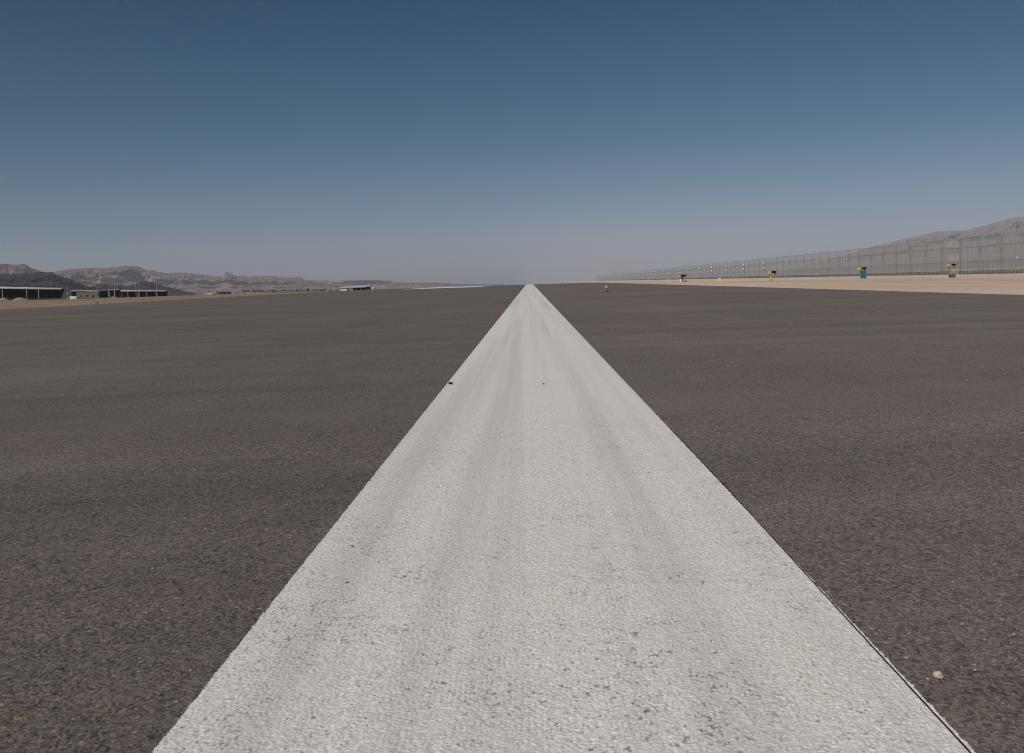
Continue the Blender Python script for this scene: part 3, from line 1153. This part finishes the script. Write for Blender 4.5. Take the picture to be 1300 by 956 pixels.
stone_obj('pebble', 1192, 861, 14, M['stone'], 4, 0.75, 'large cream angular pebble on dark asphalt just right of the stripe, bottom right', rz=0.4)
stone_obj('pebble', 1178, 862.5, 4.5, M['stone'], 5, 0.5, 'small yellowish pebble left of the large cream pebble')
right_px = [(1238, 851.5, 5.5), (1238, 845, 4), (1262, 839.5, 3.4), (1290, 838.5, 3.4), (1284, 817.5, 4), (1154, 805, 4.6), (1287, 806.5, 4.5),
            (1222, 793.5, 5), (1250, 812.5, 4), (1196, 804.5, 3.6), (1227, 483, 3.2), (1274, 469.8, 3), (969, 428.7, 2.4),
            (1001, 412, 2.2), (923.5, 466.2, 2.8), (1207, 439.5, 2.2), (1115, 396, 2.0), (921, 397, 2.0), (1243, 737, 3), (1105, 733, 3)]
for i, (a, b, w) in enumerate(right_px):
    stone_obj('pebble', a, b, w, M['stone2'], 20+i, 0.6, 'tiny pale pebble scattered on the asphalt right of the white stripe', 'pebble',
              'tiny pale pebbles right of the stripe')
for i, (a, b, w) in enumerate([(296, 735, 4), (194, 722.5, 4.5), (178, 842, 5), (163.5, 443.5, 2.4), (120, 652, 3.5), (242, 852, 5)]):
    stone_obj('pebble', a, b, w, M['stone2'], 60+i, 0.6, 'tiny pale pebble scattered on the asphalt left of the white stripe', 'pebble',
              'tiny pale pebbles left of the stripe')
stone_obj('rubber_scrap', 572, 487.3, 7.5, M['rubber'], 70, 0.34, 'black rubber scrap on the left edge of the white stripe', 'scrap', None, 0.004, 1.05, 0.05)
stone_obj('pebble', 690, 488, 3, M['stone3'], 71, 0.7, 'tiny brown pebble in the middle of the white stripe', 'pebble', None, 0.004)
stone_obj('pebble', 446, 693, 6, M['stone2'], 72, 0.3, 'flat brownish chip on the white stripe near its left edge, farther of two', 'pebble', None, 0.004)
stone_obj('pebble', 439, 738, 6, M['offwhite'], 73, 0.3, 'flat pale chip on the white stripe near its left edge, nearer of two', 'pebble', None, 0.004)

# ------------------------------------------------------------------ sheds (left)


def shed(name, label, x0, x1, yroof0, yroof1, fas, ybase, d, posts, rake=0.0, depth=22, netx=None, fascia=None, backmat=None):
    """open-fronted shed with a flat pale roof seen from the runway; x/y are photo pixels at distance d"""
    A = at(x0, yroof0, d)
    B = at(x1, yroof1, d)
    gx = (A.x+B.x)/2
    g = min(h1(A.x, d), h1(B.x, d))-0.1
    base_z = at((x0+x1)/2, ybase, d).z
    g = base_z-0.1
    t = thing(name, (gx, d, g), label, 'shed', 'open sheds left of the runway')
    wA, wB = A.x-gx, B.x-gx
    ft = fas*d/F
    zA, zB = A.z-g, B.z-g
    m = MB()
    pts = [(wA, zA-ft), (wA, zA), (wB, zB), (wB, zB-ft*0.4)]
    m.prism(pts, -1.2, depth)
    m.build('roof', M['sheet'] if fascia is None else fascia, t)
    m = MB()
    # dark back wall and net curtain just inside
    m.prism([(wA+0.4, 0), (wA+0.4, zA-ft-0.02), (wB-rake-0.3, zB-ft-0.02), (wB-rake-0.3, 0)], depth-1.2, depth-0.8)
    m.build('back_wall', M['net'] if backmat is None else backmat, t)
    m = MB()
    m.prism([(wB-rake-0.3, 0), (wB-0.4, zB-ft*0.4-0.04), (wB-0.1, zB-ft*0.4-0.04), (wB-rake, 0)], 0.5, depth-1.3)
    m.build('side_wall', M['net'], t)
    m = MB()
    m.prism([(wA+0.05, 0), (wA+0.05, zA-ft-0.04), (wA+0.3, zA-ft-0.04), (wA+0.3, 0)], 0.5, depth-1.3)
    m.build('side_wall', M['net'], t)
    for px in posts:
        w = at(px, ybase, d).x-gx
        f = (w-wA)/(wB-wA)
        zt = zA-ft + (zB-ft*0.4-zA+ft)*f - 0.03
        MB().box((w, -0.5, zt/2), (0.30, 0.3, zt)).build('post', M['post'], t)
    nb = netx or (x0, x1)
    n0, n1 = at(nb[0], ybase, d).x-gx, at(nb[1], ybase, d).x-gx
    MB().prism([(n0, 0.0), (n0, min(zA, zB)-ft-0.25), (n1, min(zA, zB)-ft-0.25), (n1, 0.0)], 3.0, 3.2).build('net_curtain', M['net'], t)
    return t


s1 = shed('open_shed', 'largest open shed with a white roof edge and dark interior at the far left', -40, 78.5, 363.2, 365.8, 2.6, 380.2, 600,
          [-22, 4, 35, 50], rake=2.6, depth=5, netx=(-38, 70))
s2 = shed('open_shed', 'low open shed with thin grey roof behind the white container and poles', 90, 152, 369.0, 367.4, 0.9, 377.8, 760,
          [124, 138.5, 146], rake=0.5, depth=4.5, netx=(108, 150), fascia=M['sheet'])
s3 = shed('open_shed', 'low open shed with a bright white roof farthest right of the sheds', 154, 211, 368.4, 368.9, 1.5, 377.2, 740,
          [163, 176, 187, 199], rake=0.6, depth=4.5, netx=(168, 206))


def block(name, x0, x1, ytop, ybase, d, mat, label, cat, depth=6, parts=None, group=None):
    A = at(x0, ytop, d)
    B = at(x1, ybase, d)
    gx = (A.x+B.x)/2
    g = B.z-0.15
    w, hgt = B.x-A.x, A.z-g
    t = thing(name, (gx, d, g), label, cat, group)
    return t, w, hgt


# grey-brown building between the sheds
t, w, hg = block('low_building', 97, 124, 371.2, 378.0, 745, M['wallgrey'], 'grey brown low building behind the white container', 'building')
MB().box((0, 2, hg/2), (w, 4, hg)).build('wall', M['wallgrey'], t)
MB().box((0, 2, hg+0.12), (w+0.6, 4.6, 0.24)).build('roof', M['sheet'], t)
MB().box((w*0.28, -0.05, 1.1), (1.6, 0.12, 2.2)).build('door', M['dark'], t)
for k in (-0.3, 0.0):
    MB().box((w*k, -0.05, 1.9), (1.8, 0.12, 1.1)).build('window', M['glass'], t)

# white container
t, w, hg = block('cabin', 88.2, 97.3, 376.2, 380.0, 560, M['white'], 'small white site cabin beside the striped mast', 'cabin')
MB().box((0, 1.2, hg/2), (w, 2.4, hg), bev=0.03).build('body', M['white'], t)
MB().box((0, 1.2, hg+0.04), (w+0.12, 2.52, 0.08)).build('roof', M['sheet'], t)
MB().box((w*0.30, -0.02, hg*0.45), (0.8, 0.06, hg*0.82)).build('door', M['offwhite'], t)

# striped masts and poles
for (px, yt, yb, d, kind, lab) in [
        (86.3, 360.5, 380.2, 590, 'rw', 'tallest red and white striped mast beside the white site cabin'),
        (125.0, 361.0, 379.0, 600, 'rw', 'reddish striped mast in front of the thin grey shed roof')]:
    a = at(px, yb, d)
    b = at(px, yt, d)
    t = thing('striped_mast', (a.x, d, a.z-0.1), lab, 'mast', 'striped masts by the sheds')
    hgt = b.z-a.z
    MB().cyl((0, 0, 0), (0, 0, hgt), 0.16, 0.11, 10).build('shaft', banded('mast_paint', hgt/6.0, 0), t)
    MB().box((0, 0, 0.1), (1.0, 1.0, 0.2)).build('base', M['offwhite'], t)
poles = [(139.0, 361.5, 376.5, 'third pole from the left among the grey poles'), (146.0, 361.0, 377.0, ''), (173.0, 358.5, 377.0, ''),
         (177.0, 357.5, 377.0, ''), (199.5, 359.5, 376.5, '')]
plabs = ['thin grey lamp pole at the right end of the thin grey shed roof',
         'thin pale lamp pole where the thin grey shed roof meets the gap between sheds',
         'thin grey lamp pole, left one of the close pair at the white roofed low shed',
         'thin grey lamp pole, right one of the close pair at the white roofed low shed',
         'thin grey lamp pole at the right end of the white roofed low shed']
for (px, yt, yb, _), lab in zip(poles, plabs):
    d = 690
    a = at(px, yb, d)
    b = at(px, yt, d)
    t = thing('lamp_pole', (a.x, d, a.z-0.1), lab, 'lamp pole', 'lamp poles by the sheds')
    hgt = b.z-a.z
    MB().cyl((0, 0, 0), (0, 0, hgt), 0.16, 0.10, 8).build('pole', M['post'], t)
    MB().box((0.35, 0, hgt-0.05), (0.9, 0.35, 0.16), bev=0.03).build('lamp', M['offwhite'], t)

# brown drums on the sand
for (px, yb, hpx, d, lab) in [(131.2, 381.6, 2.4, 330, 'rusty brown drum on the sand in front of the sheds'),
                              (330.8, 374.2, 2.4, 560, 'dark red drum on the sand in front of the far trees'),
                              (301.0, 374.6, 1.8, 560, 'small rusty drum on the sand right of the parked trucks')]:
    a = at(px, yb, d)
    s = hpx*d/F
    t = thing('drum', (a.x, d, a.z), lab, 'drum', 'drums on the sand')
    MB().lathe([(0.36*s, 0), (0.38*s, 0.02*s), (0.36*s, 0.05*s), (0.36*s, 0.32*s), (0.385*s, 0.345*s), (0.36*s, 0.37*s), (0.36*s, 0.64*s),
                (0.385*s, 0.665*s), (0.36*s, 0.69*s), (0.36*s, 0.95*s), (0.38*s, s), (0.34*s, 0.985*s)], 20).build('body', M['rust'], t, False)

# sand heaps in front of the large shed
for (x0, x1, yt, yb, d, lab) in [(-6, 14, 378.0, 381.6, 420, 'low sand heap at the far left below the largest shed'),
                                 (14, 37, 377.6, 380.8, 500, 'sand heap partly hiding the foot of the largest shed'),
                                 (136, 152, 376.6, 379.4, 600, 'low pale sand heap in front of the low sheds')]:
    A = at(x0, yb, d)
    B = at(x1, yb, d)
    T = at((x0+x1)/2, yt, d)
    n = 28
    th_ = np.linspace(0, 2*PI, n)
    rr = np.linspace(0, 1, 10)
    RR, TT = np.meshgrid(rr, th_)
    rx_ = (B.x-A.x)/2
    hgt = T.z-A.z+0.5
    zz = (1-RR**2)**1.3*hgt*(1+0.5*fbm(RR*3*np.cos(TT)+5, RR*3*np.sin(TT)+d, 4, 3))
    zz = np.where(RR == 0, hgt, zz)
    P = np.stack([RR*np.cos(TT)*rx_, RR*np.sin(TT)*rx_*0.8, zz], -1)
    o = grid_obj('sand_heap', P, M['earth'])
    o.location = ((A.x+B.x)/2, d, A.z-0.5)
    tag(o, lab, 'sand heap', 'sand heaps by the sheds')

# white building on the skyline
d = 640
t, w, hg = block('white_building', 432, 469, 364.0, 370.2, d, M['white'], 'small white building with a flat roof and dark openings on the skyline', 'building')
px = d/F
X0 = -w/2
g_off = t.location.z
zt = hg-0.2


def zpx(y, xx=450):
    return at(xx, y, d).z-g_off


MB().box((X0+4.2*px, 3, zpx(365.6)/2), (8.2*px, 6, zpx(365.6))).build('wall', M['white'], t)
MB().box((X0+24*px, 5.4, zpx(365.4)/2), (26*px, 0.4, zpx(365.4))).build('back_wall', M['net'], t)
MB().box((X0+14.5*px, 2.6, zpx(365.6)/2), (2.0*px, 5, zpx(365.6))).build('pillar', M['offwhite'], t)
MB().prism([(X0-1.2*px, zpx(365.4)), (X0-1.2*px, zpx(364.2)), (X0+20*px, zpx(362.8)), (X0+38*px, zpx(362.6)), (X0+38*px, zpx(364.0)), (X0+14*px, zpx(364.8))], -0.6, 6.2).build('roof', M['sheet'], t)
MB().box((X0+34.5*px, 3.0, zpx(364.4)/2), (4*px, 5.0, zpx(364.4))).build('dark_room', M['truckdark'], t)
for k in (20, 26):
    MB().box((X0+k*px, 0.4, zpx(365.2)/2), (0.25, 0.25, zpx(365.2))).build('post', M['post'], t)

# little white hut with a reddish mast right of it
a = at(473.5, 368.4, 640)
b = at(473.5, 364.4, 640)
t = thing('marker_hut', (a.x, 640, a.z-0.3), 'narrow white marker hut right of the white skyline building', 'hut')
MB().box((0, 0.6, (b.z-a.z+0.3)/2), (0.9, 1.2, b.z-a.z+0.3), bev=0.03).build('wall', M['white'], t)
MB().box((0.75, 0.6, (b.z-a.z)*0.4), (0.5, 1.0, (b.z-a.z)*0.8)).build('door', M['dark'], t)
MB().prism([(-0.6, b.z-a.z+0.3), (0, b.z-a.z+0.75), (0.6, b.z-a.z+0.3)], -0.1, 1.3).build('roof', M['sheet'], t)

# ------------------------------------------------------------------ vehicles parked beyond the pavement


def wheel(t, x, y, r=0.4, wd=0.26):
    w_ = MB().cyl((x, y-wd/2, r), (x, y+wd/2, r), r, n=18).build('wheel', M['rubber'], t)
    MB().cyl((x, y-wd/2-0.015, r), (x, y+wd/2+0.015, r), r*0.55, n=14).build('rim', M['post'], w_)


VD = 640
# white pickup
a = at(267.5, 374.4, VD)
t = thing('pickup_truck', (a.x, VD, a.z), 'white pickup truck parked at the left end of the vehicle row', 'pickup')
body = MB().prism([(-2.5, 0.45), (-2.5, 0.95), (-1.1, 1.05), (-0.55, 1.02), (0.7, 1.02), (2.4, 1.02), (2.4, 0.45), (1.9, 0.38), (-2.0, 0.38)], -0.9, 0.9)
body.build('body', M['white'], t)
MB().prism([(-1.15, 1.05), (-0.5, 1.70), (0.75, 1.72), (0.95, 1.03)], -0.82, 0.82).build('cab', M['white'], t)
MB().prism([(-0.85, 1.12), (-0.42, 1.62), (0.62, 1.63), (0.72, 1.12)], -0.84, -0.825).build('window', M['glass'], t)
for wx in (-1.6, 1.55):
    for wy in (-0.78, 0.78):
        wheel(t, wx, wy, 0.38)
# orange loader
a = at(273.8, 374.6, VD)
t = thing('wheel_loader', (a.x, VD, a.z), 'orange brown wheel loader parked between the white pickup and the dark trucks', 'loader')
MB().prism([(-0.6, 0.6), (-0.6, 1.3), (0.3, 1.35), (1.9, 1.45), (2.2, 1.2), (2.2, 0.6)], -0.8, 0.8).build('body', M['orange'], t)
MB().prism([(-0.6, 1.3), (-0.5, 2.4), (0.5, 2.4), (0.6, 1.36)], -0.65, 0.65).build('cab', M['sandbeige'], t)
MB().prism([(-2.6, 0.15), (-2.75, 0.95), (-2.55, 0.95), (-2.0, 0.45), (-2.0, 0.15)], -1.1, 1.1).build('bucket', M['orange'], t)
MB().prism([(-2.1, 0.45), (-0.5, 1.05), (-0.45, 0.85), (-2.05, 0.28)], -0.5, 0.5).build('arm', M['dark'], t)
for wx in (-0.9, 1.4):
    for wy in (-0.8, 0.8):
        wheel(t, wx, wy, 0.6, 0.4)
# dark trucks
for (pxx, lab) in [(281.5, 'dark box truck parked right beside the orange loader'), (289.3, 'dark box truck at the right end of the vehicle row')]:
    a = at(pxx, 374.3, VD)
    t = thing('box_truck', (a.x, VD, a.z), lab, 'truck', 'dark trucks in the vehicle row')
    MB().box((0.45, 0, 1.25), (2.9, 1.9, 1.6), bev=0.04).build('cargo_box', M['truckdark'], t)
    MB().prism([(-1.9, 0.4), (-1.9, 1.0), (-1.6, 1.75), (-1.02, 1.78), (-1.02, 0.4)], -0.9, 0.9).build('cab', M['truckdark'], t)
    MB().prism([(-1.72, 1.08), (-1.5, 1.62), (-1.15, 1.62), (-1.15, 1.08)], -0.92, -0.905).build('window', M['glass'], t)
    MB().box((0.0, 0, 0.42), (3.6, 0.8, 0.14)).build('chassis', M['dark'], t)
    for wx in (-1.4, 1.2):
        for wy in (-0.8, 0.8):
            wheel(t, wx, wy, 0.36)

# pale boundary wall in front of the trees
d = 900
A = at(338, 374.2, d)
B = at(379, 373.6, d)
t = thing('boundary_wall', ((A.x+B.x)/2, d, (A.z+B.z)/2-0.1), 'low pale boundary wall in front of the far trees', 'wall')
Lw = B.x-A.x
hw = 2.3*d/F
MB().box((0, 0, hw*0.42), (Lw, 0.25, hw*0.84)).build('wall', M['sandbeige'], t)
for k in range(14):
    hp = hw*(1.0 if k % 3 else 1.25)
    MB().box((-Lw/2+Lw*k/13, -0.16, hp/2), (0.7, 0.5, hp)).build('pier', M['offwhite'], t)
for (pxx, yb, w, hpx, lab) in [(387.8, 372.3, 2.4, 1.8, 'small pale hut left of the tall dark tree'), (414.8, 371.5, 2.2, 2.4, 'small pale hut in the gap of the far trees'),
                               (424.4, 370.6, 1.3, 3.6, 'narrow pale hut just left of the white skyline building')]:
    a = at(pxx, yb, d)
    wm, hm_ = w*d/F, hpx*d/F
    t = thing('hut', (a.x, d, a.z-0.1), lab, 'hut', 'pale huts among the far trees')
    MB().box((0, 1, hm_/2), (wm, 2, hm_)).build('wall', M['offwhite'], t)
    MB().prism([(-wm*0.58, hm_), (0, hm_+0.5), (wm*0.58, hm_)], -0.2, 2.2).build('roof', M['sheet'], t)
    MB().box((0, -0.03, hm_*0.3), (wm*0.4, 0.08, hm_*0.6)).build('door', M['dark'], t)

# ------------------------------------------------------------------ trees


def make_tree(seed, tall=1.0, wide=1.0):
    """unit tree about 1 m high: trunk and a loose crown of leaf clumps"""
    rng = random.Random(seed)
    tr = MB()
    tr.cyl((0, 0, 0), (0.02, 0, 0.45*tall), 0.035, 0.022, 7)
    for k in range(4):
        a = k*PI/2+rng.uniform(-0.4, 0.4)
        tr.cyl((0.01, 0, 0.28*tall), (0.22*wide*math.cos(a), 0.22*wide*math.sin(a), 0.55*tall), 0.018, 0.008, 5)
    cr = MB()
    cl = [Vector((rng.gauss(0, 0.25)*wide, rng.gauss(0, 0.25)*wide, rng.uniform(0.3, 0.86)*tall)) for _ in range(12)]
    for c in cl:
        for _ in range(26):
            p = c+Vector((rng.gauss(0, 0.085), rng.gauss(0, 0.085), rng.gauss(0, 0.075)))
            if p.z < 0.12:
                continue
            n = Vector((rng.gauss(0, 1), rng.gauss(0, 1), rng.gauss(0, 1))).normalized()
            u = n.orthogonal().normalized()*rng.uniform(0.03, 0.06)
            w = n.cross(u).normalized()*rng.uniform(0.03, 0.06)
            q = [cr.bm.verts.new(p+s) for s in (u, w, -u, -w)]
            cr.bm.faces.new(q)
    return tr, cr


protos = []
GROUP = 'row of dark trees below the far mountains'
LAB = 'dark green bushy tree in the long low row below the far mountains'
tree_px = []
rng = random.Random(5)
x = 308.0
while x < 431:
    if not (430 < x < 470):
        tree_px.append((x, rng.uniform(2.4, 4.0)))
    x += rng.uniform(2.6, 4.4)
for i, (pxx, hpx) in enumerate(tree_px):
    d = 1150 + rng.uniform(-60, 60)
    yb = 371.6-(pxx-308)*0.012
    a = at(pxx, yb, d)
    s = hpx*d/F*1.1
    if i < 4:
        t = thing('tree', (a.x, d, a.z-0.2), LAB, 'tree', GROUP)
        tr, cr = make_tree(100+i, 1.0, 1.25)
        tr.build('trunk', M['bark'], t)
        cr.build('crown', M['leaf'], t)
        t.scale = (s, s, s)
        protos.append(t)
    else:
        dup(protos[i % 4], (a.x, d, a.z-0.2), LAB, rz=rng.uniform(0, 6), scale=s)
a = at(391, 370.6, 1140)
t = thing('tree', (a.x, 1140, a.z-0.2), 'tallest slender dark tree standing above the far tree row', 'tree')
tr, cr = make_tree(140, 1.0, 0.45)
tr.build('trunk', M['bark'], t)
cr.build('crown', M['leaf'], t)
s = 5.0*1140/F
t.scale = (s, s, s)

# dry shrubs along the left sand
SG = 'dry shrubs on the left sand'
sh0 = None
for i, (pxx, yb, hpx, d) in enumerate([(3, 381.5, 2.0, 400), (22, 382.5, 1.4, 330), (61, 382, 1.3, 360), (100, 383.2, 1.5, 260), (159, 379.5, 1.6, 430), (171, 379.3, 1.2, 430),
                                       (221, 377.6, 1.8, 470), (243, 376.6, 1.5, 480), (311, 373.2, 1.6, 620), (347, 372.3, 1.7, 640), (356, 372.0, 1.4, 640)]):
    a = at(pxx, yb, d)
    sc_ = hpx*d/F*1.2
    gz = min(a.z, h1(a.x, d)+0.15)
    if sh0 is None:
        sh0 = thing('shrub', (a.x, d, gz), 'dry dark shrub on the sandy ground left of the runway', 'shrub', SG)
        tr, cr = make_tree(300, 0.9, 1.5)
        tr.build('stem', M['bark'], sh0)
        cr.build('foliage', M['leaf'], sh0)
        sh0.scale = (sc_,)*3
    else:
        dup(sh0, (a.x, d, gz), None, rz=i*1.3, scale=sc_)

# small white boxes on the sand before the tall fence
for (pxx, yb, w, hpx, d, lab) in [(848.6, 356.0, 1.8, 1.6, 210, 'tiny white marker box on sand left of the beige approach light unit'),
                                  (913.3, 354.1, 2.8, 1.3, 320, 'tiny white marker box on sand between two approach light units')]:
    a = at(pxx, yb, d)
    wm, hm_ = w*d/F, hpx*d/F
    t = thing('marker_box', (a.x, d, h1(a.x, d)), lab, 'marker box', 'white marker boxes on the sand')
    hm_ = max(hm_, a.z+hm_-h1(a.x, d))
    MB().box((0, 0, hm_/2), (wm, wm*0.7, hm_), bev=0.02).build('body', M['white'], t)
    MB().box((0, 0, hm_+0.02), (wm*1.1, wm*0.8, 0.04)).build('lid', M['offwhite'], t)
